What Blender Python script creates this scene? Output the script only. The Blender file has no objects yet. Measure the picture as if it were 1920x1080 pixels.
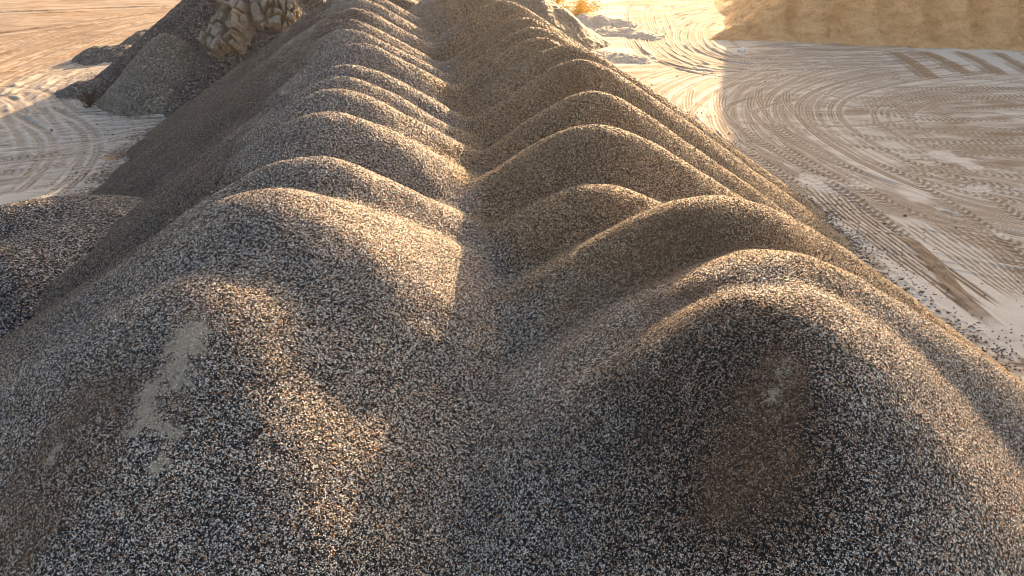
import bpy, bmesh, math, random
import numpy as np
from mathutils import Vector

rng = np.random.default_rng(7)
random.seed(7)
scene = bpy.context.scene
COL = scene.collection
H = 12.0                                    # height of the drone above the pit floor, metres

# ------------------------------------------------------------------ camera
PITCH, YAW, LENS = math.radians(31.0), math.radians(8.0), 24.0
cam_d = bpy.data.cameras.new('camera')
cam_d.lens, cam_d.sensor_width, cam_d.clip_end = LENS, 36.0, 3000.0
cam = bpy.data.objects.new('camera', cam_d)
cam.location = (0, 0, H)
cam.rotation_euler = (math.pi / 2 - PITCH, 0, -YAW)
COL.objects.link(cam)
scene.camera = cam
cF = np.array([math.sin(YAW) * math.cos(PITCH), math.cos(YAW) * math.cos(PITCH), -math.sin(PITCH)])
cR = np.array([math.cos(YAW), -math.sin(YAW), 0.0])
cU = np.cross(cR, cF)


def ray(u, v):
    f = LENS / 36.0 * 1920
    return cF + cR * (u - 960) / f + cU * (540 - v) / f


def at(u, v, z=0.0):
    """the point of the level plane z seen at photograph pixel (u, v)"""
    d = ray(u, v)
    t = (H - z) / -d[2]
    return np.array([d[0] * t, d[1] * t, z])


# ------------------------------------------------------------------ numeric helpers
_tab = rng.random((512, 512)).astype(np.float32)


def vnoise(x, y, size, seed=0):
    """value noise, -1..1, lattice `size` metres"""
    x = np.asarray(x, np.float32) / size + seed * 17.31 + 1000
    y = np.asarray(y, np.float32) / size + seed * 9.77 + 1000
    xi, yi = np.floor(x).astype(np.int64), np.floor(y).astype(np.int64)
    fx, fy = x - xi, y - yi
    fx, fy = fx * fx * (3 - 2 * fx), fy * fy * (3 - 2 * fy)
    a = _tab[xi % 512, yi % 512]; b = _tab[(xi + 1) % 512, yi % 512]
    c = _tab[xi % 512, (yi + 1) % 512]; d = _tab[(xi + 1) % 512, (yi + 1) % 512]
    return ((a * (1 - fx) + b * fx) * (1 - fy) + (c * (1 - fx) + d * fx) * fy) * 2 - 1


def fbm(x, y, size, seed=0, octaves=4, gain=.5):
    s, amp = 0, 1.0
    for k in range(octaves):
        s = s + amp * vnoise(x, y, size / 2 ** k, seed + k * 3)
        amp *= gain
    return s


def smoothstep(a, b, x):
    t = np.clip((x - a) / (b - a), 0, 1)
    return t * t * (3 - 2 * t)


def make_mesh(name, co, quads, attrs=None, smooth=False):
    me = bpy.data.meshes.new(name)
    n, m = len(co), len(quads)
    me.vertices.add(n)
    me.vertices.foreach_set('co', np.ascontiguousarray(co, np.float32).ravel())
    me.loops.add(m * 4)
    me.loops.foreach_set('vertex_index', np.ascontiguousarray(quads, np.int32).ravel())
    me.polygons.add(m)
    me.polygons.foreach_set('loop_start', np.arange(0, m * 4, 4, dtype=np.int32))
    me.polygons.foreach_set('use_smooth', np.full(m, smooth, dtype=bool))
    me.update(calc_edges=True)
    for k, val in (attrs or {}).items():
        at_ = me.attributes.new(k, 'FLOAT', 'POINT')
        at_.data.foreach_set('value', np.ascontiguousarray(val, np.float32).ravel())
    return me


def link(name, me, mat, label=None, cat=None, group=None, kind=None, parent=None, loc=(0, 0, 0)):
    o = bpy.data.objects.new(name, me)
    COL.objects.link(o)
    o.location = loc
    if mat: me.materials.append(mat)
    if parent: o.parent = parent
    if label: o['label'] = label
    if cat: o['category'] = cat
    if group: o['group'] = group
    if kind: o['kind'] = kind
    return o


def grid_quads(mask):
    """quads of a (ny, nx) vertex grid whose four corners are all in mask; returns compressed vertex index"""
    idx = -np.ones(mask.shape, np.int64)
    cell = mask[:-1, :-1] & mask[1:, :-1] & mask[:-1, 1:] & mask[1:, 1:]
    used = np.zeros(mask.shape, bool)
    used[:-1, :-1] |= cell; used[1:, :-1] |= cell; used[:-1, 1:] |= cell; used[1:, 1:] |= cell
    idx[used] = np.arange(used.sum())
    q = np.stack([idx[:-1, :-1][cell], idx[:-1, 1:][cell], idx[1:, 1:][cell], idx[1:, :-1][cell]], 1)
    return used, q


# ------------------------------------------------------------------ materials
def nodes_of(name):
    m = bpy.data.materials.new(name)
    m.use_nodes = True
    nt = m.node_tree
    nt.nodes.clear()
    out = nt.nodes.new('ShaderNodeOutputMaterial')
    bs = nt.nodes.new('ShaderNodeBsdfPrincipled')
    nt.links.new(bs.outputs[0], out.inputs[0])
    bs.inputs['Roughness'].default_value = .9
    bs.inputs['Specular IOR Level'].default_value = .15
    return m, nt, bs


def N(nt, t, **kw):
    n = nt.nodes.new(t)
    for k, v in kw.items():
        setattr(n, k, v)
    return n


def ramp(nt, stops, interp='LINEAR'):
    r = N(nt, 'ShaderNodeValToRGB')
    r.color_ramp.interpolation = interp
    e = r.color_ramp.elements
    while len(e) > 1: e.remove(e[-1])
    e[0].position, e[0].color = stops[0][0], (*stops[0][1], 1)
    for p, c in stops[1:]:
        k = e.new(p); k.color = (*c, 1)
    return r


def mix(nt, fac, a, b, mode='MIX'):
    n = N(nt, 'ShaderNodeMix', data_type='RGBA', blend_type=mode)
    for s, v in ((0, fac), (6, a), (7, b)):
        if hasattr(v, 'links') or isinstance(v, bpy.types.NodeSocket): nt.links.new(v, n.inputs[s])
        elif s == 0: n.inputs[0].default_value = v
        else: n.inputs[s].default_value = (*v, 1)
    return n.outputs[2]


def math_n(nt, op, a, b=None, clamp=False):
    n = N(nt, 'ShaderNodeMath', operation=op, use_clamp=clamp)
    for s, v in ((0, a), (1, b)):
        if v is None: continue
        if isinstance(v, bpy.types.NodeSocket): nt.links.new(v, n.inputs[s])
        else: n.inputs[s].default_value = v
    return n.outputs[0]


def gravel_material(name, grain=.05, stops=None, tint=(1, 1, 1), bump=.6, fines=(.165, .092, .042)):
    m, nt, bs = nodes_of(name)
    tc = N(nt, 'ShaderNodeNewGeometry')
    vo = N(nt, 'ShaderNodeTexVoronoi', feature='F1'); vo.inputs['Scale'].default_value = 1 / grain
    vo2 = N(nt, 'ShaderNodeTexVoronoi', feature='F1'); vo2.inputs['Scale'].default_value = 1 / (grain * 1.55)
    nt.links.new(tc.outputs['Position'], vo.inputs['Vector'])
    nt.links.new(tc.outputs['Position'], vo2.inputs['Vector'])
    sp = N(nt, 'ShaderNodeSeparateColor'); nt.links.new(vo.outputs['Color'], sp.inputs[0])
    sp2 = N(nt, 'ShaderNodeSeparateColor'); nt.links.new(vo2.outputs['Color'], sp2.inputs[0])
    cr = ramp(nt, stops, 'CONSTANT'); nt.links.new(sp.outputs[0], cr.inputs[0])
    cr2 = ramp(nt, stops, 'CONSTANT'); nt.links.new(sp2.outputs[0], cr2.inputs[0])
    pick = math_n(nt, 'GREATER_THAN', sp2.outputs[1], .66)
    col = mix(nt, pick, cr.outputs[0], cr2.outputs[0])
    # shade in the gaps between the stones, painted into the colour
    gap_shade = N(nt, 'ShaderNodeMapRange'); gap_shade.inputs[1].default_value = .36; gap_shade.inputs[2].default_value = .62
    gap_shade.inputs[3].default_value = 1.0; gap_shade.inputs[4].default_value = .3
    nt.links.new(vo.outputs['Distance'], gap_shade.inputs[0])
    hsv = N(nt, 'ShaderNodeHueSaturation'); nt.links.new(col, hsv.inputs['Color']); nt.links.new(gap_shade.outputs[0], hsv.inputs['Value'])
    col = hsv.outputs[0]
    # batches: slow drift of tone through the tipped loads
    no = N(nt, 'ShaderNodeTexNoise'); no.inputs['Scale'].default_value = .55; no.inputs['Detail'].default_value = 5
    nt.links.new(tc.outputs['Position'], no.inputs['Vector'])
    dr = ramp(nt, [(.3, (.78, .80, .84)), (.7, (1.18, 1.13, 1.05))]); nt.links.new(no.outputs[0], dr.inputs[0])
    col = mix(nt, 1.0, col, dr.outputs[0], 'MULTIPLY')
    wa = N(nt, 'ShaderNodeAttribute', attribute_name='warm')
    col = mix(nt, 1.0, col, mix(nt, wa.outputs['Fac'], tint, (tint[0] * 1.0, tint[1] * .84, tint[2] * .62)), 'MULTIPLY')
    da = N(nt, 'ShaderNodeAttribute', attribute_name='damp_shade')  # dark stains, plus shade painted on the left row's outer flank
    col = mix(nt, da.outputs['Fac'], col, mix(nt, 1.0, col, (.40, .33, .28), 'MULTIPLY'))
    # fines: brown earth stuck between the stones, and pale dust patches
    br = N(nt, 'ShaderNodeAttribute', attribute_name='brown')
    bf = math_n(nt, 'MULTIPLY', br.outputs['Fac'], math_n(nt, 'ADD', math_n(nt, 'MULTIPLY', sp.outputs[2], 1.0), .2), True)
    col = mix(nt, bf, col, fines)
    du = N(nt, 'ShaderNodeAttribute', attribute_name='dust')
    n2 = N(nt, 'ShaderNodeTexNoise'); n2.inputs['Scale'].default_value = 4.5; n2.inputs['Detail'].default_value = 9; n2.inputs['Roughness'].default_value = .78
    nt.links.new(tc.outputs['Position'], n2.inputs['Vector'])
    df = N(nt, 'ShaderNodeMapRange'); df.inputs[1].default_value = .565; df.inputs[2].default_value = .64
    nt.links.new(math_n(nt, 'ADD', math_n(nt, 'ADD', math_n(nt, 'MULTIPLY', n2.outputs[0], .8), math_n(nt, 'MULTIPLY', sp.outputs[2], .10)), math_n(nt, 'MULTIPLY', du.outputs['Fac'], .26)), df.inputs[0])
    dfm = math_n(nt, 'MULTIPLY', math_n(nt, 'MULTIPLY', df.outputs[0], math_n(nt, 'MINIMUM', math_n(nt, 'MULTIPLY', du.outputs['Fac'], 3), 1.0)), .62, True)
    col = mix(nt, dfm, col, (.50, .41, .29))
    nt.links.new(col, bs.inputs['Base Color'])
    bp = N(nt, 'ShaderNodeBump', invert=True); bp.inputs['Strength'].default_value = bump; bp.inputs['Distance'].default_value = grain * .6
    nt.links.new(vo.outputs['Distance'], bp.inputs['Height'])
    nt.links.new(bp.outputs[0], bs.inputs['Normal'])
    bs.inputs['Roughness'].default_value = .75
    bs.inputs['Specular IOR Level'].default_value = .3
    return m


STONES = [(0, (.006, .007, .008)), (.38, (.030, .030, .032)), (.46, (.12, .115, .11)), (.53, (.28, .26, .24)),
          (.61, (.64, .61, .56)), (.76, (.46, .25, .12)), (.82, (.90, .87, .81)), (.95, (.64, .42, .25))]
STONES_DARK = [(0, (.014, .015, .017)), (.3, (.035, .036, .038)), (.55, (.075, .073, .07)), (.75, (.13, .12, .11)),
               (.9, (.24, .22, .2)), (.96, (.15, .09, .055))]
M_gravel = gravel_material('speckled_gravel', .0155, STONES, (1.22, 1.15, 1.06))
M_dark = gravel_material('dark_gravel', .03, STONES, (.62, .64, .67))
M_pile = gravel_material('fine_dark_gravel', .06, STONES_DARK, (1.7, 1.7, 1.7))
M_tan = gravel_material('sandy_gravel', .06, [(0, (.13, .115, .09)), (.4, (.22, .20, .16)), (.75, (.33, .30, .25)), (.93, (.5, .46, .4))], (1.1, 1.09, 1.07))


def sand_material(name, pale, loose, scale=1.0, attr=True):
    m, nt, bs = nodes_of(name)
    g = N(nt, 'ShaderNodeNewGeometry')
    n1 = N(nt, 'ShaderNodeTexNoise'); n1.inputs['Scale'].default_value = 1.3 * scale; n1.inputs['Detail'].default_value = 8; n1.inputs['Roughness'].default_value = .65
    n2 = N(nt, 'ShaderNodeTexNoise'); n2.inputs['Scale'].default_value = 14 * scale; n2.inputs['Detail'].default_value = 6; n2.inputs['Roughness'].default_value = .7
    for n in (n1, n2): nt.links.new(g.outputs['Position'], n.inputs['Vector'])
    if attr:
        a = N(nt, 'ShaderNodeAttribute', attribute_name='churn')
        f = math_n(nt, 'ADD', a.outputs['Fac'], math_n(nt, 'MULTIPLY', math_n(nt, 'SUBTRACT', n1.outputs[0], .5), .3))
        f = math_n(nt, 'ADD', f, math_n(nt, 'MULTIPLY', math_n(nt, 'SUBTRACT', n2.outputs[0], .5), .5), True)
    else:
        f = math_n(nt, 'ADD', math_n(nt, 'MULTIPLY', math_n(nt, 'SUBTRACT', n1.outputs[0], .5), 1.6), .5, True)
    if attr:
        sh = N(nt, 'ShaderNodeMapRange', interpolation_type='SMOOTHSTEP'); sh.inputs[1].default_value = .02; sh.inputs[2].default_value = .98
        nt.links.new(f, sh.inputs[0]); f = sh.outputs[0]
    col = mix(nt, f, pale, loose)
    d = ramp(nt, [(.25, (.8, .8, .8)), (.75, (1.15, 1.15, 1.15))]); nt.links.new(n2.outputs[0], d.inputs[0])
    col = mix(nt, 1.0, col, d.outputs[0], 'MULTIPLY')
    if attr:
        r = N(nt, 'ShaderNodeAttribute', attribute_name='orange_tint')
        col = mix(nt, r.outputs['Fac'], col, (.34, .17, .045))
        k = N(nt, 'ShaderNodeAttribute', attribute_name='grit')
        col = mix(nt, k.outputs['Fac'], col, mix(nt, .5, col, (.14, .13, .12)))
    nt.links.new(col, bs.inputs['Base Color'])
    bp = N(nt, 'ShaderNodeBump'); bp.inputs['Strength'].default_value = .5; bp.inputs['Distance'].default_value = .03
    nt.links.new(n2.outputs[0], bp.inputs['Height']); nt.links.new(bp.outputs[0], bs.inputs['Normal'])
    return m


M_ground = sand_material('pit_sand', (.60, .545, .465), (.215, .15, .095))
def bank_material():
    m, nt, bs = nodes_of('bank_sand')
    g = N(nt, 'ShaderNodeNewGeometry')
    mp = N(nt, 'ShaderNodeMapping'); mp.inputs['Rotation'].default_value = (0, .35, -.3); mp.inputs['Scale'].default_value = (.5, .5, 1.6)
    nt.links.new(g.outputs['Position'], mp.inputs['Vector'])
    n1 = N(nt, 'ShaderNodeTexNoise'); n1.inputs['Scale'].default_value = 1.1; n1.inputs['Detail'].default_value = 10; n1.inputs['Roughness'].default_value = .72; n1.inputs['Distortion'].default_value = .6
    nt.links.new(mp.outputs[0], n1.inputs['Vector'])
    n2 = N(nt, 'ShaderNodeTexNoise'); n2.inputs['Scale'].default_value = 5; n2.inputs['Detail'].default_value = 8; n2.inputs['Roughness'].default_value = .8
    nt.links.new(g.outputs['Position'], n2.inputs['Vector'])
    f = math_n(nt, 'ADD', math_n(nt, 'MULTIPLY', n1.outputs[0], .6), math_n(nt, 'MULTIPLY', n2.outputs[0], .4))
    r = ramp(nt, [(.36, (.36, .18, .07)), (.48, (.66, .37, .16)), (.55, (.80, .48, .23)), (.66, (.88, .62, .35))]); nt.links.new(f, r.inputs[0])
    nt.links.new(r.outputs[0], bs.inputs['Base Color'])
    bp = N(nt, 'ShaderNodeBump'); bp.inputs['Strength'].default_value = 1; bp.inputs['Distance'].default_value = .5
    nt.links.new(f, bp.inputs['Height']); nt.links.new(bp.outputs[0], bs.inputs['Normal'])
    return m


M_bank = bank_material()
M_lump = sand_material('lump_sand', (.68, .59, .47), (.50, .41, .30), 1.0, attr=False)
M_clay = sand_material('cemented_earth', (.43, .375, .30), (.11, .085, .06), 2.5, attr=False)


def plain(name, c, rough=.9):
    m, nt, bs = nodes_of(name)
    g = N(nt, 'ShaderNodeNewGeometry')
    n = N(nt, 'ShaderNodeTexNoise'); n.inputs['Scale'].default_value = 6; n.inputs['Detail'].default_value = 6
    nt.links.new(g.outputs['Position'], n.inputs['Vector'])
    r = ramp(nt, [(.3, tuple(k * .6 for k in c)), (.7, tuple(k * 1.3 for k in c))]); nt.links.new(n.outputs[0], r.inputs[0])
    nt.links.new(r.outputs[0], bs.inputs['Base Color'])
    bp = N(nt, 'ShaderNodeBump'); bp.inputs['Strength'].default_value = .6; bp.inputs['Distance'].default_value = .05
    nt.links.new(n.outputs[0], bp.inputs['Height']); nt.links.new(bp.outputs[0], bs.inputs['Normal'])
    bs.inputs['Roughness'].default_value = rough
    return m


# ------------------------------------------------------------------ the two ridges of gravel heaps
T = .66                                     # slope of loose gravel
# x, y, h are fractions of H; r0 metres of rounding on top
LEFT = [  # near to far
    (-.288, .785, .568, .55), (-.228, .975, .606, .62), (-.195, 1.125, .602, .50), (-.185, 1.40, .60, .45), (-.185, 1.565, .602, .42),
    (-.18, 1.69, .60, .40), (-.165, 1.84, .60, .40), (-.155, 2.07, .605, .40), (-.20, 2.31, .60, .40), (-.215, 2.49, .60, .40),
    (-.215, 2.72, .60, .40), (-.215, 2.98, .60, .40), (-.22, 3.22, .60, .40)]
RIGHT = [
    (.385, .60, .600, .95), (.425, .69, .598, .75), (.425, .875, .602, .75), (.297, 1.06, .556, .45), (.335, 1.25, .60, .50), (.385, 1.475, .60, .42),
    (.43, 1.80, .60, .40), (.437, 1.99, .60, .40), (.378, 2.10, .60, .38), (.396, 2.28, .60, .38), (.385, 2.45, .60, .38),
    (.355, 2.78, .605, .40), (.28, 3.15, .60, .40), (.25, 3.5, .60, .4)]
HEAPS = [(x * H, y * H, h * H, r * (1.15 if k < 5 else 1.0), 0.90 if (lst is RIGHT and k == 0) else t * 1.02, 1.0 if k < (2 if lst is LEFT else 1) else 1.4 if k < 5 else 1.6, 1.4 if k < 5 else 1.6, q) for lst, t, q in ((LEFT, .655, 0), (RIGHT, .69, 1)) for k, (x, y, h, r) in enumerate(lst)]
OWN = [[i] for i in range(len(HEAPS))]
# loads that slid into a longer lobe: further cones of the same heap
for i, x, y, h, r0, ky in [(0, -.245, .630, .482, .9, 1.0), (1, -.160, .905, .574, .6, 1.1), (1, -.095, .840, .502, .6, 1.1)]:
    OWN[i].append(len(HEAPS)); HEAPS.append((x * H, y * H, h * H, r0, .66, ky, ky, 0))
K = .12


def cone(hp, x, y):
    cx, cy, h, r0, t = hp[:5]
    dx, dy = x - cx, y - cy
    if len(hp) > 5: dy = np.where(dy < 0, dy * hp[5], dy * hp[6])     # loads tipped in a row stand steeper along the row
    a = np.arctan2(dy, dx)
    if len(hp) > 5:
        pw = 1.5
        r = (np.power(dx * dx + .28, pw / 2) + np.power(dy * dy + .28, pw / 2)) ** (1 / pw) - .45
    else:
        r = np.sqrt(dx * dx + dy * dy)
    w = 1 + (.035 * np.sin(2 * a + cx * 3) + .025 * np.sin(3 * a + cy * 2) + .012 * np.sin(7 * a + cx + cy)) * smoothstep(.3, 2.5, r)
    r = r * w
    return h - t * (np.sqrt(r * r + r0 * r0) - r0)


def field(x, y, heaps, k=K):
    zs = np.stack([cone(h, x, y) for h in heaps])
    M = zs.max(0)
    if len(heaps[0]) < 7: heaps = [tuple(h[:5]) + (0,) for h in heaps]
    rows = [[i for i, h in enumerate(heaps) if h[-1] == q] for q in sorted({h[-1] for h in heaps}, key=str)]
    lse = lambda a, kk: a.max(0) + kk * np.log(np.exp((a - a.max(0)) / kk).sum(0))
    S = lse(np.stack([lse(zs[r], k) for r in rows]), (.05 + .22 * smoothstep(8.0, 14.0, y)).astype(float)) if len(rows) > 1 else lse(zs, k)   # stones roll together in the trough
    return zs, M, S


def relief(x, y):
    return .05 * fbm(x, y, 2.2, 5, 3) + .018 * fbm(x, y, .5, 9, 2)


def hit(u, v, heaps=None):
    """the point of the gravel surface seen at photograph pixel (u, v)"""
    d = ray(u, v)
    t = np.linspace(4, 70, 12000)
    p = d[None] * t[:, None]; p[:, 2] += H
    s = field(p[:, 0], p[:, 1], heaps or HEAPS)[2]
    i = int(np.argmax(p[:, 2] < s))
    return p[i]


# stains: (pixel, radius m, strength) turned into places on the gravel
DUST = [(hit(u, v), r, s) for u, v, r, s in [(345, 640, .42, 1.0), (330, 690, .5, .9), (290, 730, .4, .9), (270, 780, .35, .85), (325, 800, .35, .6), (300, 850, .22, .9),
                                             (285, 870, .18, .9), (95, 865, .25, .6), (1475, 685, .22, .36), (1445, 745, .20, .42)]]
BROWN = [(hit(u, v), r, s) for u, v, r, s in [(1465, 720, .35, .45), (1440, 770, .35, .5), (1400, 860, .45, .5), (1375, 910, .35, .45), (1330, 430, 1.5, .75), (1440, 440, 1.3, .6), (1250, 490, 1.4, .7), (1180, 530, 1.2, .5), (1060, 290, 1.6, .5), (1050, 210, 1.8, .35),
                                              (230, 720, 1.0, .45), (100, 830, 1.0, .5), (960, 40, 3, .35), (1090, 130, 1.6, .6), (1080, 390, 1.0, .5), (1180, 480, 1.0, .4), (1000, 100, 2, .4), (1130, 260, 1.2, .4)]]


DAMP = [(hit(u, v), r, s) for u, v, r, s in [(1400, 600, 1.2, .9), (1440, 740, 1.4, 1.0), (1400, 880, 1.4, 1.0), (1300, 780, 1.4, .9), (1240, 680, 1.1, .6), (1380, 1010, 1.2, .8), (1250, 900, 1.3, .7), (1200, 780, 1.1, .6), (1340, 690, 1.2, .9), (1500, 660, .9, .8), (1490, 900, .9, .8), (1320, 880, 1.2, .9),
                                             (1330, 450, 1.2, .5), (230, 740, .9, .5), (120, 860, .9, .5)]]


def blobs(x, y, lst, wob=.5):
    f = np.zeros_like(x)
    n = fbm(x, y, .9, 21, 5, .65)
    for p, r, s in lst:
        d = np.sqrt((x - p[0]) ** 2 + (y - p[1]) ** 2) / r + wob * .7 * n
        f = np.maximum(f, s * np.clip(1.0 * (1.25 - d), 0, 1))
    return np.clip(f, 0, 1)


def heap_mesh(name, heaps, own, margin=.35, dens=.0014, zmin=-.15, rough=.5, extra=None):
    """surface of heap(s) `own` where it stands out of the others, buried a hand deeper round its edge"""
    ox, oy = heaps[own[0]][0], heaps[own[0]][1]
    R = max(heaps[i][2] / heaps[i][4] + 1.2 for i in own)
    xs0, xs1 = min(heaps[i][0] for i in own) - R, max(heaps[i][0] for i in own) + R
    ys0, ys1 = min(heaps[i][1] for i in own) - R, max(heaps[i][1] for i in own) + R
    near = [i for i in range(len(heaps)) if i in own or (abs(heaps[i][0] - ox) < 14 and abs(heaps[i][1] - oy) < 14)]
    hs = [heaps[i] for i in near]; loc = [near.index(i) for i in own]
    # coarse pass for the extent and the distance
    X, Y = np.meshgrid(np.arange(xs0, xs1, .3), np.arange(ys0, ys1, .3))
    zs, M, S = field(X, Y, hs)
    zo = zs[loc].max(0)
    ok = (zo > M - margin - .3) & (S > zmin - .3)
    x0, x1, y0, y1 = X[ok].min() - .3, X[ok].max() + .3, Y[ok].min() - .3, Y[ok].max() + .3
    vis = zo > M - .05
    dist = np.sqrt(X ** 2 + Y ** 2 + (H - zo) ** 2)[vis & ok].min()
    dist = max(dist, 8.0)
    sp = dens * (dist + 2.5)
    X, Y = np.meshgrid(np.arange(x0, x1, sp), np.arange(y0, y1, sp))
    X = X + (rng.random(X.shape) - .5) * sp * .6
    Y = Y + (rng.random(Y.shape) - .5) * sp * .6
    zs, M, S = field(X, Y, hs)
    zo = zs[loc].max(0)
    Z = zo + (S - M) + relief(X, Y)
    if extra is not None: Z = Z + extra(X, Y)
    mask = (zo > M - margin) & (Z > zmin)
    used, q = grid_quads(mask)
    Z = Z + (rng.random(X.shape) - .5) * sp * 2 * rough
    co = np.stack([X[used] - ox, Y[used] - oy, Z[used]], 1)
    own_row = len(heaps[0]) > 5
    at_ = {'dust': blobs(X[used], Y[used], DUST, .5), 'brown': blobs(X[used], Y[used], BROWN, .9), 'damp_shade': np.maximum(blobs(X[used], Y[used], DAMP, .5), (.75 if own_row else 0) * smoothstep(.0, 1.0, (-.27 * H - X[used]) / 2.4 + .9 * fbm(X[used], Y[used], 3.0, 25, 4, .6)) * smoothstep(9.5, 12.5, Y[used] + fbm(X[used], Y[used], 2.5, 27, 3)))}  # the flank term paints shade on the left row's outer side
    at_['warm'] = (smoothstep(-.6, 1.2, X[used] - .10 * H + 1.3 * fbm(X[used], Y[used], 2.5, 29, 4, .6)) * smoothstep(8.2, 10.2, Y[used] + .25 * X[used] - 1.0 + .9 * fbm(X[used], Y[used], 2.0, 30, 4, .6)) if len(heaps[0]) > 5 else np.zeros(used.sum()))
    return make_mesh(name, co, q, at_), (ox, oy, 0)


LEFT_LABELS = [
    'nearest gravel heap of the left row, with pale dusty stains on its front face',
    'sunlit gravel heap right behind the dust stained nearest heap of the left row',
    'third gravel heap from the near end of the left row, crest arched and sunlit',
    'fourth gravel heap from the near end of the left row, inner slope sunlit',
    'fifth gravel heap from the near end of the left row, front in shade',
    'sixth gravel heap from the near end of the left row of gravel heaps',
    'seventh gravel heap from the near end of the left row of gravel heaps',
    'eighth gravel heap from the near end of the left row of gravel heaps',
    'ninth gravel heap from the near end of the left row of gravel heaps',
    'tenth gravel heap from the near end of the left row, near the top edge',
    'eleventh gravel heap from the near end of the left row, crest at the top edge',
    'last but one gravel heap at the far end of the left row',
    'last gravel heap at the far end of the left row, beside the clay slabs']
RIGHT_LABELS = [
    'nearest gravel heap of the right row, dark front with a brown earthy stain',
    'gravel heap close behind the brown stained nearest heap of the right row',
    'broad gravel heap of the right row with a wide brown shaded face',
    'smallest and lowest gravel heap of the right row, tucked beside the brown faced broad heap',
    'pointed gravel heap directly behind the smallest low heap of the right row',
    'second gravel heap behind the smallest low heap of the right row',
    'third gravel heap behind the smallest low heap of the right row',
    'fourth gravel heap behind the smallest low heap of the right row',
    'fifth gravel heap behind the smallest low heap of the right row',
    'sixth gravel heap behind the smallest low heap of the right row',
    'seventh gravel heap behind the smallest low heap of the right row',
    'tall smooth gravel heap of the right row whose crest reaches the top edge',
    'shaded gravel heap just beyond the tall smooth heap of the right row',
    'farthest dark gravel heap at the end of the right row']
nL = len(LEFT)
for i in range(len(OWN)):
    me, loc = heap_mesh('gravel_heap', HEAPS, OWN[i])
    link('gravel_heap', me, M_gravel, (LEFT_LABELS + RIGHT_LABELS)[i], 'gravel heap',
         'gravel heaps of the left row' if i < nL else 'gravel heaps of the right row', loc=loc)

# ------------------------------------------------------------------ the other heaps
def solo(name, cones, mat, label, cat, group=None, dens=.003, rough=.25, extra=None, rel=1.0):
    me, loc = heap_mesh(name, cones, list(range(len(cones))), 99, dens, -.15, rough, extra)
    return link(name, me, mat, label, cat, group, loc=loc)


def C(u, v, h, r0=.4, t=.66):
    """cone whose top is seen at pixel (u, v)"""
    p = at(u, v, h)
    return (p[0], p[1], h, r0, t)


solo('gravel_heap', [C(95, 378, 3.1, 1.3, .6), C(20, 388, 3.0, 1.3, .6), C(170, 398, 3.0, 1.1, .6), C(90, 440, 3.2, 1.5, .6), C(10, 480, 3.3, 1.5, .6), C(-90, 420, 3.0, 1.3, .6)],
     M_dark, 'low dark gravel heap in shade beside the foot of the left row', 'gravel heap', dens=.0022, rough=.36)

PILE = [(-.80 * H, 4.45 * H, .66 * H, .9, .70), (-.50 * H, 4.9 * H, .7 * H, .9, .7)]
solo('gravel_pile', PILE, M_pile, 'big dark gravel pile with crumbling clay exposed high on its face', 'gravel pile',
     extra=lambda x, y: +.32 * np.sin(np.arctan2(y - 4.45 * H, x + .80 * H) * 16 + vnoise(x, y, 3, 2)) + .12 * fbm(x, y, 1.6, 4))
p = at(312, 206)
solo('gravel_mound', [(p[0] - .1, p[1] + 3.2, 3.9, .5, .95)], M_tan, 'small grey cone of gravel at the foot of the big dark pile', 'gravel mound', extra=lambda x, y: .06 * fbm(x, y, 1.2, 8))
p = at(372, 200)
solo('gravel_mound', [(p[0] + .2, p[1] + 1.0, 2.1, .4, .9), (p[0] + 1.3, p[1] + 1.2, 1.9, .4, .9)], M_tan, 'brown low mound between the small grey cone and the left row', 'gravel mound', extra=lambda x, y: .08 * fbm(x, y, 1.0, 11))
def flat(px, h, t, r0, mat, label):
    cs = []
    for u, v in px:
        q = at(u, v); cs.append((q[0], q[1], h, r0, t))
    solo('gravel_spill', cs, mat, label, 'gravel spill', 'dark gravel spills beside the big pile', extra=lambda x, y: .1 * fbm(x, y, .9, 13))
flat([(185, 108), (210, 106), (240, 104)], .75, .55, .5, M_dark, 'flat dark gravel spill on the sand left of the big pile, longest of the spills')
flat([(268, 84), (278, 76)], .9, .6, .5, M_dark, 'dark gravel spill farthest along the left edge of the big pile')
flat([(150, 172), (180, 168), (215, 165), (235, 160)], .65, .55, .4, M_dark, 'dark gravel spill at the near left corner of the big pile')

# heap dusted with sand behind the right row
hx, hy = at(1122, 76)[:2]
solo('sandy_heap', [(hx - 6.6, hy + .5, 4.6, .6, .72), (hx - 8.5, hy + 3.5, 5.4, .6, .72), (hx - 4.2, hy - .2, 2.9, .6, .72)], M_tan,
     'grey brown heap dusted with sand behind the right row', 'sandy heap', extra=lambda x, y: .15 * fbm(x, y, 1.8, 17) + .1 * np.sin(x * 2.2 + y * .7))
for px, h, t, lab in [((1125, 45), 0.8, .45, 'pale flat topped sand mound beside the nose of the grey brown heap'),
                      ((1168, 62), 0.35, .3, 'bright streaked sand mound beside the tracks at the far pit'),
                      ((1160, 108), .32, .3, 'low crumbly sand mound at the foot of the right row')]:
    q = at(*px)
    solo('sand_mound', [(q[0], q[1], h, .5, t), (q[0] + 1.6, q[1] - 1.2, h * .8, .5, t), (q[0] - 1.4, q[1] + 1.3, h * .9, .5, t)], M_lump, lab, 'sand mound',
         'sand mounds past the right row', extra=lambda x, y: .14 * fbm(x, y, 1.3, 19))

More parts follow.
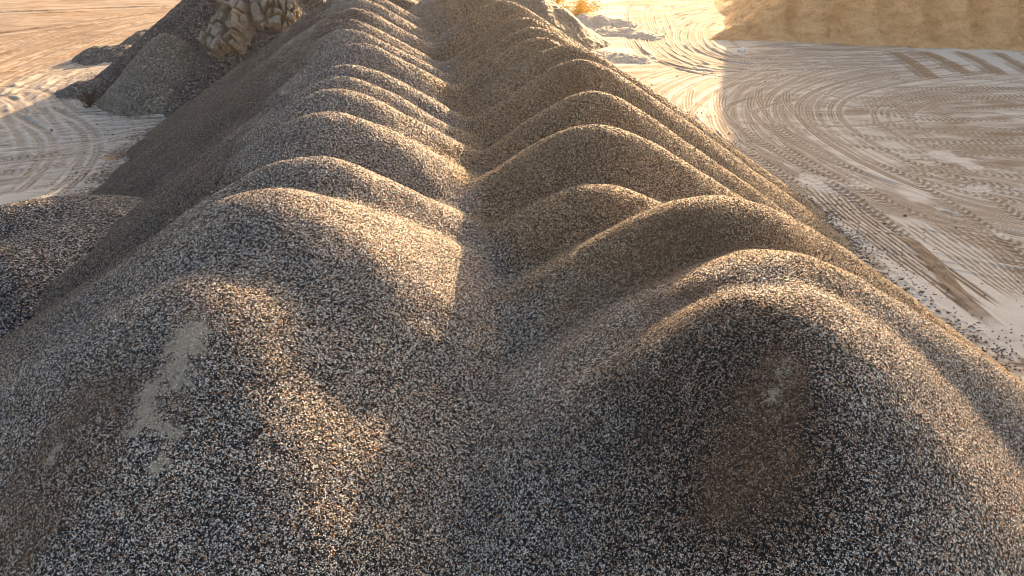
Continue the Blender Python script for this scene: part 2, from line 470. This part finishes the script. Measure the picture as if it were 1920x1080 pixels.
# ------------------------------------------------------------------ sand bank
bA, bB = at(1345, 78)[:2], at(1925, 96)[:2]
bd = (bB - bA) / np.linalg.norm(bB - bA)
bn = np.array([-bd[1], bd[0]])
if bn[1] < 0: bn = -bn
def bank_mesh():
    s = np.arange(-9, 62, .13); d = np.concatenate([np.arange(-1.2, 14, .10), np.arange(14, 40, .8)])
    D, Sg = np.meshgrid(d, s, indexing='ij')
    X = bA[0] + bd[0] * Sg + bn[0] * D
    Y = bA[1] + bd[1] * Sg + bn[1] * D
    inn = D - .5 - .35 * vnoise(Sg, D * 0, 5.5, 3) - 1.6 * np.abs(np.sin(Sg * .8 + .8 * vnoise(Sg, D * .2, 6, 8))) ** 6 * smoothstep(0, 3, D)
    e_ = Sg + 1.0 + .5 * vnoise(X, Y, 3, 14) - .40 * np.clip(D, 0, 7)
    end = .68 * e_ + 1.3 * np.maximum(e_ - 5.0, 0)                                 # left end of slipped sand; out-of-view upper part steepened to shade the pit floor
    front = 1.05 * inn - .35 * smoothstep(0, 2, inn)
    zz = -.35 * np.log(np.exp(-front / .35) + np.exp(-end / .35) + np.exp(-np.minimum(14.0 + .4 * vnoise(Sg, D, 9, 2), 30) / .35))  # height above the view raised to throw shade over the pit floor
    zz = zz + (.25 * fbm(X, Y, 2.4, 31, 4) + .10 * fbm(Sg * 3, D, .9, 33, 3) + .06 * fbm(Sg, D * 3, .7, 35, 3)) * smoothstep(-.2, 1.0, zz)
    for kk in range(2, 17):
        s0 = kk * math.pi / .8; hh = .4 + .7 * abs(math.sin(kk * 12.9))
        zz = np.maximum(zz, hh - 1.0 * np.hypot(Sg - s0 - .3, (D - .9) * 1.2) + .08 * fbm(X, Y, .8, 37, 3))     # slumped sand at the foot of each gully
    zz = np.maximum(zz, -.3)
    mask = zz > -.25
    used, q = grid_quads(mask)
    co = np.stack([X[used] - bA[0], Y[used] - bA[1], zz[used]], 1)
    return make_mesh('sand_bank', co, q[:, ::-1], smooth=True)
link('sand_bank', bank_mesh(), M_bank, 'tall tan sand bank with a steep cut face behind the pit floor', 'sand bank', loc=(bA[0], bA[1], 0))

# ------------------------------------------------------------------ ground with wheel tracks
def graded(a, b, f):
    out = [a]
    while out[-1] < b: out.append(out[-1] + f(out[-1]))
    return out
xs = np.array(sorted(set(
    [-900, -400, -200, -120, -90, -75] + graded(-62, -12, lambda x: .10 + .004 * max(0, -x - 15)) + graded(-11.8, 12.8, lambda x: .6) +
    graded(13.2, 62, lambda x: .055 + .0016 * max(0, x - 16)) + graded(63, 100, lambda x: 1.5) + [130, 200, 400, 900])))
ys = np.array(sorted(set([-900, -300, -100, -40, -15, -5, 0, 3, 5] + graded(6, 120, lambda y: .055 + .0022 * max(0, y - 14)) + graded(121, 160, lambda y: 3) + [200, 300, 500, 900])))
GX, GY = np.meshgrid(xs, ys)
GX = GX.astype(np.float32); GY = GY.astype(np.float32)
gz = .05 * fbm(GX, GY, 9, 41, 3) + .012 * fbm(GX, GY, 1.1, 43, 3)
churn = .40 + .15 * fbm(GX, GY, 7, 47, 4) + .26 * fbm(GX * .22, GY, .8, 49, 4, .6) + .16 * fbm(GX * .2, GY, .22, 50, 2, .7)
gt = np.zeros_like(gz); orange_tint = np.zeros_like(gz); grit = np.zeros_like(gz)


def region(px, feather=1.0):
    """soft mask of a pixel polygon laid on the ground"""
    P = np.array([at(u, v)[:2] for u, v in px])
    inside = np.zeros(GX.shape, bool)
    dmin = np.full(GX.shape, 1e9, np.float32)
    bx0, bx1, by0, by1 = P[:, 0].min() - 3, P[:, 0].max() + 3, P[:, 1].min() - 3, P[:, 1].max() + 3
    sy = slice(*np.searchsorted(ys, [by0, by1])); sx = slice(*np.searchsorted(xs, [bx0, bx1]))
    x, y = GX[sy, sx], GY[sy, sx]
    ins = np.zeros(x.shape, bool); dm = np.full(x.shape, 1e9)
    for (ax, ay), (bx, by) in zip(P, np.roll(P, -1, 0)):
        c = ((ay > y) != (by > y)) & (x < (bx - ax) * (y - ay) / (by - ay + 1e-9) + ax)
        ins ^= c
        t = np.clip(((x - ax) * (bx - ax) + (y - ay) * (by - ay)) / ((bx - ax) ** 2 + (by - ay) ** 2 + 1e-9), 0, 1)
        dm = np.minimum(dm, np.hypot(x - ax - t * (bx - ax), y - ay - t * (by - ay)))
    dm = np.where(ins, dm, -dm) + .35 * fbm(x, y, 1.5, 53, 3)
    out = np.zeros(GX.shape, np.float32)
    out[sy, sx] = smoothstep(-feather / 2, feather / 2, dm)
    return out


def spline(P, step=.04):
    P = np.asarray(P, float)
    Q = np.vstack([2 * P[0] - P[1], P, 2 * P[-1] - P[-2]])
    out = []
    for i in range(1, len(Q) - 2):
        n = max(2, int(np.linalg.norm(Q[i + 1] - Q[i]) / step))
        t = np.linspace(0, 1, n, endpoint=False)[:, None]
        out.append(.5 * (2 * Q[i] + (Q[i + 1] - Q[i - 1]) * t + (2 * Q[i - 1] - 5 * Q[i] + 4 * Q[i + 1] - Q[i + 2]) * t ** 2 + (3 * Q[i] - Q[i - 1] - 3 * Q[i + 1] + Q[i + 2]) * t ** 3))
    return np.vstack(out)


def track(px, kind='tread', width=.6, offset=0.0, depth=.05, fade=True, world=None, amt=1.0):
    global gt, churn
    P = spline([at(u, v)[:2] for u, v in px] if world is None else world)
    d = np.gradient(P, axis=0); d /= np.linalg.norm(d, axis=1)[:, None] + 1e-9
    nrm = np.stack([-d[:, 1], d[:, 0]], 1)
    P = P + nrm * offset
    s = np.concatenate([[0], np.cumsum(np.linalg.norm(np.diff(P, axis=0), axis=1))])
    half = width / 2 * 1.25
    tt = np.arange(-half, half, .035)
    S_, T_ = np.meshgrid(s, tt, indexing='ij')
    PX = P[:, 0][:, None] + nrm[:, 0][:, None] * tt; PY = P[:, 1][:, None] + nrm[:, 1][:, None] * tt
    ix = np.searchsorted(xs, PX.ravel()); iy = np.searchsorted(ys, PY.ravel())
    ok = (ix > 0) & (ix < len(xs) - 1) & (iy > 0) & (iy < len(ys) - 1)
    u = np.abs(T_) / (width / 2)
    body = smoothstep(1.05, .9, u)
    lip = np.exp(-((u - 1.1) / .12) ** 2)
    L = s[-1]
    end = smoothstep(0, 1.5, S_) * smoothstep(0, 1.5, L - S_) if fade else np.ones_like(S_)
    patchy = np.clip(.75 + .6 * vnoise(S_, T_ * 0, 2.5, 61 + int(abs(offset) * 10) + len(px)), .15, 1)
    if kind == 'tread':
        pat = np.sin(2 * np.pi * (S_ / .36 + np.abs(T_) / width * 1.1)) * body * np.where(np.abs(T_) < .04, .3, 1)
        dz = (-depth * .5 * body + depth * .55 * np.clip(pat * 1.6, -1, 1) + depth * .5 * lip)
        dc = .10 * body + .52 * pat
    elif kind == 'rut':
        dz = -depth * body + depth * .9 * lip
        dc = body * (.10 + .55 * np.sin(2 * np.pi * 2.5 * T_ / width + 1.5 * vnoise(S_, T_ * 0, 4, 5))) - .5 * lip
    elif kind == 'groove':
        dz = -depth * body; dc = .75 * body
    else:                                    # strip of loose sand
        dz = depth * body * (.6 + .4 * vnoise(PX, PY, .3, 3)); dc = .36 * body
    w = (end * patchy if kind != 'strip' else end) * amt
    fz = np.zeros(gz.size, np.float32); fc = np.zeros(gz.size, np.float32); cnt = np.zeros(gz.size, np.float32)
    flat_i = (iy * len(xs) + ix)[ok]
    np.add.at(fz, flat_i, (dz * w).ravel()[ok]); np.add.at(fc, flat_i, (dc * w).ravel()[ok]); np.add.at(cnt, flat_i, 1)
    c = np.maximum(cnt, 1)
    fw = np.zeros(gz.size, np.float32); np.add.at(fw, flat_i, (body * end).ravel()[ok])
    gt = gt * (1 - .75 * (fw / c).reshape(gz.shape)) + (fz / c).reshape(gz.shape)      # a later wheel presses out the earlier track
    fwc = (fw / c).reshape(gz.shape)
    churn = churn * (1 - .55 * fwc) + .34 * fwc + (fc / c).reshape(gz.shape)


def vehicle(px, kind='rut', gauge=2.1, width=.5, n=1, spread=1.5, depth=.05, amt=1.0):
    for k in range(n):
        o = 0 if k == 0 else random.uniform(-spread, spread)
        for s in (-1, 1):
            track(px, kind, width, o + s * gauge / 2, depth, amt=amt * (1 if k == 0 else .8))


# floor of the right pit: pale scraped strips, churned sand elsewhere
for px, a in [([(1480, 318), (1560, 345), (1720, 440), (1920, 560), (1990, 700), (1800, 620), (1650, 500)], -.30),
              ([(1650, 96), (1700, 96), (1760, 140), (1690, 132)], -.5), ([(1720, 93), (1770, 93), (1840, 132), (1770, 140)], -.5),
              ([(1795, 94), (1850, 94), (1900, 138), (1860, 142)], -.5), ([(1860, 94), (1925, 96), (1960, 140), (1915, 138)], -.5),
              ([(1160, -20), (1420, -20), (1330, 60), (1370, 120), (1260, 130), (1190, 70)], +.32),
              ([(1240, 150), (1330, 140), (1330, 250), (1270, 220)], -.3)]:
    churn += a * region(px, 1.2)
churn += .22 * region([(1600, 230), (1920, 180), (1960, 420), (1850, 400), (1700, 300)], 6)
churn += .25 * region([(1340, 100), (1640, 100), (1640, 130), (1340, 128)], 2)
track([(1452, 312), (1500, 375), (1600, 470), (1700, 556), (1800, 622), (1990, 735)], 'tread', .58, .25, .045)
for px in [[(1690, 395), (1760, 440)], [(1830, 485), (1885, 518)], [(1810, 440), (1850, 455)]]:
    track(px, 'tread', .6, 0, .07)
S1 = [(1430, 133), (1330, 150), (1272, 178), (1265, 210), (1300, 255), (1380, 310), (1480, 352), (1600, 388), (1750, 422), (1920, 448), (2000, 460)]
S2 = [(1650, 118), (1500, 145), (1390, 165), (1335, 200), (1325, 232), (1360, 270), (1450, 312), (1600, 362), (1760, 402), (1920, 428), (2000, 440)]
S3 = [(1800, 112), (1650, 130), (1560, 146), (1505, 172), (1485, 200), (1500, 240), (1560, 290), (1660, 342), (1780, 388), (1920, 415), (2000, 425)]
S4 = [(1860, 128), (1700, 145), (1600, 166), (1548, 190), (1545, 222), (1590, 262), (1680, 312), (1800, 358), (1920, 385), (2000, 395)]
for s_, n in ((S1, 5), (S2, 5), (S3, 5), (S4, 5)):
    vehicle(s_, 'rut', 1.9, .42, n, 3.0, .045)
for s_ in (S1, S2, S3, S4):
    for k in range(9):
        track(s_, 'rut', random.choice((.28, .34, .5)), random.uniform(-5, 5), .03, amt=random.uniform(.5, .9))
for px in [[(1480, 178), (1420, 192), (1390, 205), (1395, 225), (1440, 262), (1560, 320), (1700, 370)],
           [(1385, 172), (1382, 205), (1420, 245), (1520, 305), (1650, 350)], [(1320, 165), (1318, 205), (1350, 240), (1420, 290)],
           [(1450, 165), (1450, 190), (1480, 230), (1560, 280)]]:
    vehicle(px, 'rut', 1.7, .45, 1, 1, .06)
for px in [[(1450, 0), (1340, 20), (1250, 38), (1215, 62), (1220, 92), (1265, 116), (1340, 128), (1500, 124), (1700, 120)],
           [(1400, 8), (1300, 32), (1265, 58), (1275, 92), (1340, 118), (1430, 128)], [(1200, 8), (1192, 28), (1202, 70), (1240, 106), (1290, 128)],
           [(1380, 25), (1320, 45), (1305, 65), (1320, 90), (1380, 112), (1480, 118)]]:
    vehicle(px, 'rut', 2.0, .55, 4, 3.2, .08)
for px in [[(1655, 93), (1700, 118), (1745, 152)], [(1712, 93), (1755, 112), (1810, 142)], [(1780, 93), (1820, 112), (1875, 145)], [(1850, 94), (1890, 116), (1940, 145)], [(1915, 95), (1990, 135)]]:
    track(px, 'tread', 1.1, 0, .10); track(px, 'strip', .9, .5, .05)
for px in [[(1640, 178), (1760, 165), (1960, 168)], [(1600, 198), (1690, 200), (1790, 192)], [(1735, 188), (1765, 212), (1790, 232)], [(1760, 222), (1810, 205), (1960, 200)],
           [(1650, 215), (1720, 200), (1800, 185), (1960, 182)], [(1650, 130), (1680, 140), (1672, 155)], [(1560, 250), (1700, 262), (1960, 268)], [(1600, 225), (1760, 245), (1960, 245)],
           [(1700, 290), (1820, 322), (1960, 335)], [(1620, 300), (1740, 345), (1860, 372), (1960, 382)], [(1700, 330), (1850, 430), (1960, 520)], [(1780, 380), (1870, 440), (1980, 495)],
           [(1450, 265), (1540, 320), (1640, 372), (1760, 420)], [(1380, 235), (1480, 300), (1570, 345)], [(1510, 330), (1620, 400), (1700, 430)]]:
    track(px, 'tread', .55, 0, .05); track(px, 'tread', .55, random.choice((-1, 1)) * random.uniform(1.7, 2.2), .045)
for k in range(46):
    v0 = random.uniform(110, 330); u0 = random.uniform(1350, 1800)
    if v0 > 250: u0 = random.uniform(1650, 1800)
    track([(u0, v0), (u0 + 90, v0 + random.uniform(-4, 14)), (u0 + 220, v0 + random.uniform(0, 30))], random.choice(('tread', 'rut', 'rut')), .4, 0, .035, amt=.7)

for px in [[(1740, 288), (1780, 284), (1812, 300), (1775, 302)], [(1790, 300), (1815, 296), (1840, 312), (1815, 316)], [(1800, 345), (1850, 350), (1865, 362), (1815, 358)],
           [(1680, 355), (1740, 370), (1775, 390), (1710, 378)], [(1600, 335), (1650, 352), (1640, 360), (1595, 348)], [(1850, 430), (1890, 440), (1910, 450), (1870, 446)],
           [(1730, 380), (1770, 388), (1800, 402), (1760, 398)], [(1380, 92), (1395, 88), (1400, 98), (1388, 102)], [(1455, 66), (1495, 66), (1505, 72), (1460, 73)]]:
    churn -= .45 * region(px, .5)

lane = np.maximum(region([(1490, 322), (1570, 346), (1740, 478), (1870, 612), (1930, 690), (1830, 635), (1700, 550), (1590, 450)], .5),
                  region([(1650, 398), (1720, 412), (1860, 480), (1990, 560), (1990, 730), (1890, 615), (1780, 512)], .6))
churn = churn * (1 - .85 * lane) + .06 * lane
A_ = [(1500, 342), (1560, 400), (1650, 470), (1740, 535), (1830, 610)]; B_ = [(1600, 362), (1640, 405), (1720, 460), (1800, 520), (1900, 590)]
for k in range(9):
    f = k / 8
    track([(a[0] * (1 - f) + b[0] * f, a[1] * (1 - f) + b[1] * f) for a, b in zip(A_, B_)][: 5 if k % 3 else 4], 'groove', .10, 0, .03)
for k in range(12):
    f = k / 11
    track([(1660 + 180 * f, 405 + 20 * f), (1790 + 140 * f, 490 + 5 * f), (1920 + 80 * f, 580)], 'groove', .11, 0, .02, amt=.6)
track([(1530, 328), (1600, 375), (1680, 432), (1720, 465)], 'tread', .62, 0, .06, amt=1.4)
track([(1685, 435), (1740, 485), (1790, 545), (1840, 592), (1905, 637)], 'strip', .62, 0, .07)

# yard on the left
for px in [[(-60, 175), (100, 105), (220, 62), (345, 32)], [(-60, 150), (110, 82), (230, 45), (350, 20)], [(-60, 110), (120, 55), (350, 4)], [(-60, 205), (90, 132), (220, 80), (335, 50)],
           [(330, 72), (240, 98), (120, 128), (40, 160), (-60, 215)], [(335, 95), (200, 118), (110, 140), (78, 170), (90, 205), (170, 226), (360, 222)],
           [(-60, 248), (120, 240), (250, 235), (360, 228)], [(-60, 262), (100, 258), (240, 250), (345, 238)], [(-60, 232), (60, 215), (40, 180), (-60, 170)],
           [(30, 195), (70, 250), (80, 290), (50, 330)], [(45, 200), (120, 240), (140, 280), (110, 330), (60, 370)], [(-60, 300), (120, 285), (330, 262)]]:
    vehicle(px, 'rut', 2.0, .5, 3, 2.2, .06, amt=1.35)
track([(200, 118), (130, 132), (112, 160), (125, 195), (152, 232), (156, 275), (140, 330), (110, 372)], 'tread', .4, 0, .06)
for px in [[(-40, 30), (200, 20), (345, 16)], [(-40, 75), (150, 50), (345, 24)], [(-40, 128), (150, 72), (345, 30)], [(-60, 330), (60, 320), (160, 300)]]:
    track(px, 'tread', .7, 0, .09); track(px, 'tread', .7, 2.0, .09, amt=1.3)
for k in range(22):
    v0 = random.uniform(5, 350)
    track([(-60, v0 + 40), (120, v0 + random.uniform(-5, 12)), (340, v0 - random.uniform(0, 50))], 'rut', .4, 0, .05, amt=.7)
orange_tint = np.maximum(orange_tint, .85 * region([(205, 292), (260, 280), (330, 262), (330, 272), (270, 290), (215, 300)], .8))  # ground coloured more orange inside these outlines
orange_tint = np.maximum(orange_tint, .4 * region([(70, 285), (150, 274), (150, 282), (75, 296)], .6))
orange_tint = np.maximum(orange_tint, .38 * region([(-150, 220), (110, 120), (250, 90), (345, 60), (420, -20), (-300, -20)], 6))
churn += .12 * region([(-150, 220), (110, 120), (250, 90), (345, 60), (420, -20), (-300, -20)], 6)
yard = smoothstep(-8, -11, GX)
churn = churn - .12 * yard
grit = yard * np.clip(.46 + .3 * fbm(GX, GY, 5, 71, 4), 0, .6)
grit = np.maximum(grit, .8 * region([(1664, 118), (1680, 109), (1700, 112), (1690, 120)], .6))
grit = np.maximum(grit, .6 * region([(150, 330), (300, 300), (300, 400), (90, 400)], 2.5))
grit = np.maximum(grit, .7 * region([(115, 150), (170, 130), (330, 100), (440, 190), (330, 218), (160, 212)], 2.5))
used, q = grid_quads(np.ones(GX.shape, bool))
g_me = make_mesh('ground', np.stack([GX.ravel(), GY.ravel(), (gz + gt).ravel()], 1), q, {'churn': np.clip(churn, 0, 1).ravel(), 'orange_tint': orange_tint.ravel(), 'grit': grit.ravel()}, smooth=True)
link('ground', g_me, M_ground, kind='structure')

# ------------------------------------------------------------------ small things: clay, stones, shrubs
def rock_mesh(name, size, seed, sub=4, amp=.28):
    bm = bmesh.new()
    bmesh.ops.create_icosphere(bm, subdivisions=sub, radius=1)
    from mathutils import noise
    for v in bm.verts:
        p = v.co * 1.4 + Vector((seed * 3.1, seed * 1.7, 0))
        d = noise.fractal(p, .8, 2.1, 5) * amp + amp * .9 * (noise.cell(p * 1.6) - .5) + amp * .5 * noise.noise(p * 4)
        v.co = v.co * (1 + d)
        v.co = Vector((v.co.x * size[0], v.co.y * size[1], v.co.z * size[2]))
    me = bpy.data.meshes.new(name)
    bm.to_mesh(me); bm.free()
    return me


def pile_hit(u, v): return hit(u, v, PILE)
M_pale = plain('pale_stone', (.55, .50, .43))
M_white = plain('white_sand_lump', (.75, .72, .66))
M_black = plain('black_lump', (.05, .045, .04))
for k, (lab, (u, v), A, B) in enumerate([
        ('pale crumbling clay slab sticking out of the big dark pile, lower of the pair', (432, 55), 1.25, 2.0),
        ('pale crumbling clay slab high on the big dark pile beside the left row', (512, 12), 1.35, 1.9)]):
    base = pile_hit(u, v)
    er = np.array([base[0] - PILE[0][0], base[1] - PILE[0][1]]); er /= np.linalg.norm(er)
    et = np.array([-er[1], er[0]])
    a_, b_ = np.meshgrid(np.arange(-2.2, 2.2, .04), np.arange(-3, 3, .04))
    m = 1.0 - (a_ / A) ** 2 - (b_ / B) ** 2 + .75 * fbm(a_, b_ * .7, 1.1, 81 + k * 7, 4, .6)
    sd = np.stack([rng.uniform(-2, 2, 60), rng.uniform(-2.8, 2.8, 60)], 1); hh = rng.uniform(.3, 1.0, 60); tl = rng.normal(0, .45, (60, 2))
    wa, wb = a_ + .12 * fbm(a_, b_, .5, 83 + k, 3), b_ + .2 * fbm(a_, b_, .6, 85 + k, 3)
    dd = np.sqrt((wa[None] - sd[:, 0, None, None]) ** 2 + (.55 * (wb[None] - sd[:, 1, None, None])) ** 2)
    o1 = np.argsort(dd, 0)[:2]; f1 = np.take_along_axis(dd, o1[:1], 0)[0]; f2 = np.take_along_axis(dd, o1[1:2], 0)[0]; o1 = o1[0]
    blk = hh[o1] + tl[o1, 0] * (a_ - sd[o1, 0]) + tl[o1, 1] * (b_ - sd[o1, 1]) * .6
    blk = blk * smoothstep(0, .10, f2 - f1) + .10 * fbm(a_, b_, .35, 95 + k, 4, .6)
    d = smoothstep(-.15, .25, m) * (.25 + blk) - .35 * smoothstep(.1, -.25, m)
    X = base[0] + et[0] * a_ + er[0] * (b_ + .9 * d); Y = base[1] + et[1] * a_ + er[1] * (b_ + .9 * d)
    Z = field(base[0] + et[0] * a_ + er[0] * b_, base[1] + et[1] * a_ + er[1] * b_, PILE)[2] + .5 * d + .1
    used, q = grid_quads(m > -.45)
    me = make_mesh('clay_slab', np.stack([X[used] - base[0], Y[used] - base[1], Z[used] - base[2]], 1), q)
    link('clay_slab', me, M_clay, lab, 'clay slab', 'clay slabs in the big dark pile', loc=base)
for u, v, sz, mat, lab, nm, cat in [(325, 209, (.55, .4, .3), M_pale, 'pale stone lying on the sand before the small grey cone', 'stone', 'stone'),
                                    (1390, 97, (.38, .3, .2), M_white, 'small round white sand lump at the left foot of the tan sand bank', 'sand_lump', 'sand lump')]:
    p = at(u, v)
    link(nm, rock_mesh(nm, sz, u, 3, .13), mat, lab, cat, loc=(p[0], p[1], sz[2] * .6))


def shrub(u, v, size, n, leaf_mat, wood_mat, lab, leaf=.12, z0=0.0, seed=1):
    r = random.Random(seed)
    p = at(u, v, z0)
    root = bpy.data.objects.new('shrub', None); COL.objects.link(root); root.location = p
    root['label'] = lab; root['category'] = 'shrub'
    bm = bmesh.new(); tips = []
    for k in range(16):
        a, e = r.uniform(0, 6.28), r.uniform(.5, 1.45)
        L = size * r.uniform(.5, 1.0)
        d = Vector((math.cos(a) * math.cos(e), math.sin(a) * math.cos(e), math.sin(e)))
        side = d.orthogonal().normalized(); up = d.cross(side)
        prev = None
        for j in range(4):
            t = j / 3
            c = d * L * t + Vector((0, 0, -.1 * L * t * t)) + Vector((r.uniform(-.04, .04), r.uniform(-.04, .04), 0)) * size
            w = .03 * size * (1 - t * .8)
            ring = [bm.verts.new(c + side * w * math.cos(q) + up * w * math.sin(q)) for q in (0, 2.1, 4.2)]
            if prev:
                for m in range(3): bm.faces.new((prev[m], prev[(m + 1) % 3], ring[(m + 1) % 3], ring[m]))
            prev = ring
            if j: tips.append(c)
    me = bpy.data.meshes.new('stems'); bm.to_mesh(me); bm.free()
    link('stems', me, wood_mat, parent=root)
    bm = bmesh.new()
    for k in range(n):
        c = r.choice(tips) + Vector((r.gauss(0, .13), r.gauss(0, .13), r.gauss(0, .11))) * size
        a = Vector((r.gauss(0, 1), r.gauss(0, 1), r.gauss(0, 1))).normalized(); b = a.orthogonal().normalized()
        l = leaf * r.uniform(.6, 1.3)
        vs = [bm.verts.new(c + a * l), bm.verts.new(c + b * l * .45), bm.verts.new(c - a * l), bm.verts.new(c - b * l * .45)]
        bm.faces.new(vs)
    me = bpy.data.meshes.new('foliage'); bm.to_mesh(me); bm.free()
    link('foliage', me, leaf_mat, parent=root)


M_yel = plain('yellow_leaves', (.85, .52, .03)); M_wood = plain('twigs', (.10, .07, .05)); M_red = plain('dry_leaves', (.07, .04, .03))
shrub(1084, 34, 2.5, 1500, M_yel, M_wood, 'bright yellow shrub behind the nose of the grey brown heap', seed=2)
shrub(1046, 6, 1.5, 600, M_yel, M_wood, 'half hidden yellow shrub at the top edge, farther of the two yellow shrubs', seed=3)
shrub(168, 200, 1.3, 250, M_red, M_wood, 'dark dry shrub at the left corner of the big dark pile', leaf=.08, seed=4)

# ------------------------------------------------------------------ gravel strayed from the heaps
def stray(n):
    x = rng.uniform(-26, 30, n * 40); y = rng.uniform(8, 62, n * 40)
    S = np.full(x.shape, -9.0)
    for h in HEAPS + PILE: S = np.maximum(S, cone(h, x, y))
    keep = (S < .02) & (rng.random(x.shape) < np.exp(np.minimum(S, 0) / .38) + .003)
    x, y = x[keep][:n], y[keep][:n]
    gi = np.clip(np.searchsorted(ys, y), 0, len(ys) - 1), np.clip(np.searchsorted(xs, x), 0, len(xs) - 1)
    z = (gz + gt)[gi]
    r = rng.uniform(.012, .03, len(x)) * (1 + (rng.random(len(x)) > .95))
    base = np.array([[-1, -1, -.6], [1, -1, -.6], [1, 1, -.6], [-1, 1, -.6], [-.6, -.7, .7], [.7, -.6, .6], [.6, .7, .8], [-.7, .6, .6]])
    f = np.array([[3, 2, 1, 0], [4, 5, 6, 7], [0, 1, 5, 4], [1, 2, 6, 5], [2, 3, 7, 6], [3, 0, 4, 7]])
    a = rng.uniform(0, 6.28, len(x)); c, s_ = np.cos(a), np.sin(a)
    b = base[None] * rng.uniform(.6, 1.3, (len(x), 1, 3)) * r[:, None, None] * (1 + .3 * (rng.random((len(x), 8, 1)) - .5))
    co = np.stack([x[:, None] + b[..., 0] * c[:, None] - b[..., 1] * s_[:, None], y[:, None] + b[..., 0] * s_[:, None] + b[..., 1] * c[:, None], z[:, None] + b[..., 2] + r[:, None] * .4], 2)
    q = (f[None] + 8 * np.arange(len(x))[:, None, None]).reshape(-1, 4)
    return make_mesh('stray_gravel', co.reshape(-1, 3), q)
link('stray_gravel', stray(22000), M_gravel, 'gravel strayed onto the sand round the feet of the heaps', 'gravel', kind='stuff')

# ------------------------------------------------------------------ dusty evening air
HAZE = 0.0003
if HAZE:
    bm = bmesh.new(); bmesh.ops.create_cube(bm, size=1)
    me = bpy.data.meshes.new('haze'); bm.to_mesh(me); bm.free()
    hz = link('haze', me, None, kind='stuff', loc=(10, 60, 6.2)); hz.scale = (1900, 1900, 15.0)
    m = bpy.data.materials.new('dusty_air'); m.use_nodes = True; nt = m.node_tree; nt.nodes.clear()
    o_ = nt.nodes.new('ShaderNodeOutputMaterial'); v_ = nt.nodes.new('ShaderNodeVolumePrincipled')
    v_.inputs['Color'].default_value = (.95, .88, .78, 1); v_.inputs['Density'].default_value = HAZE; v_.inputs['Anisotropy'].default_value = .65
    nt.links.new(v_.outputs[0], o_.inputs['Volume']); me.materials.append(m)

# ------------------------------------------------------------------ light
SUN_AZ = YAW + math.radians(22.0)           # clockwise from +y
SUN_EL = math.radians(12.5)
w = bpy.data.worlds.new('World'); scene.world = w; w.use_nodes = True
nt = w.node_tree
bg = nt.nodes['Background']
sky = nt.nodes.new('ShaderNodeTexSky'); sky.sky_type = 'NISHITA'; sky.sun_disc = False
sky.sun_elevation = SUN_EL; sky.sun_rotation = SUN_AZ; sky.dust_density = 4.0; sky.air_density = .8
warm = nt.nodes.new('ShaderNodeMix'); warm.data_type = 'RGBA'; warm.blend_type = 'MULTIPLY'; warm.inputs[0].default_value = 1
warm.inputs[7].default_value = (.98, .91, .84, 1)                # hazy evening air
nt.links.new(sky.outputs[0], warm.inputs[6]); nt.links.new(warm.outputs[2], bg.inputs[0]); bg.inputs[1].default_value = .115
sl = bpy.data.lights.new('sun', 'SUN'); sl.energy = 4.6; sl.angle = math.radians(.5); sl.color = (1.0, .66, .36)
so = bpy.data.objects.new('sun', sl); COL.objects.link(so); so.location = (60, 100, 60)
sd = Vector((math.sin(SUN_AZ) * math.cos(SUN_EL), math.cos(SUN_AZ) * math.cos(SUN_EL), math.sin(SUN_EL)))
so.rotation_euler = sd.to_track_quat('Z', 'Y').to_euler()

scene.view_settings.view_transform = 'Standard'
scene.view_settings.look = 'None'
scene.view_settings.exposure = 1.92
scene.view_settings.gamma = 1
scene.cycles.filter_width = 1.0
scene.cycles.use_denoising = True
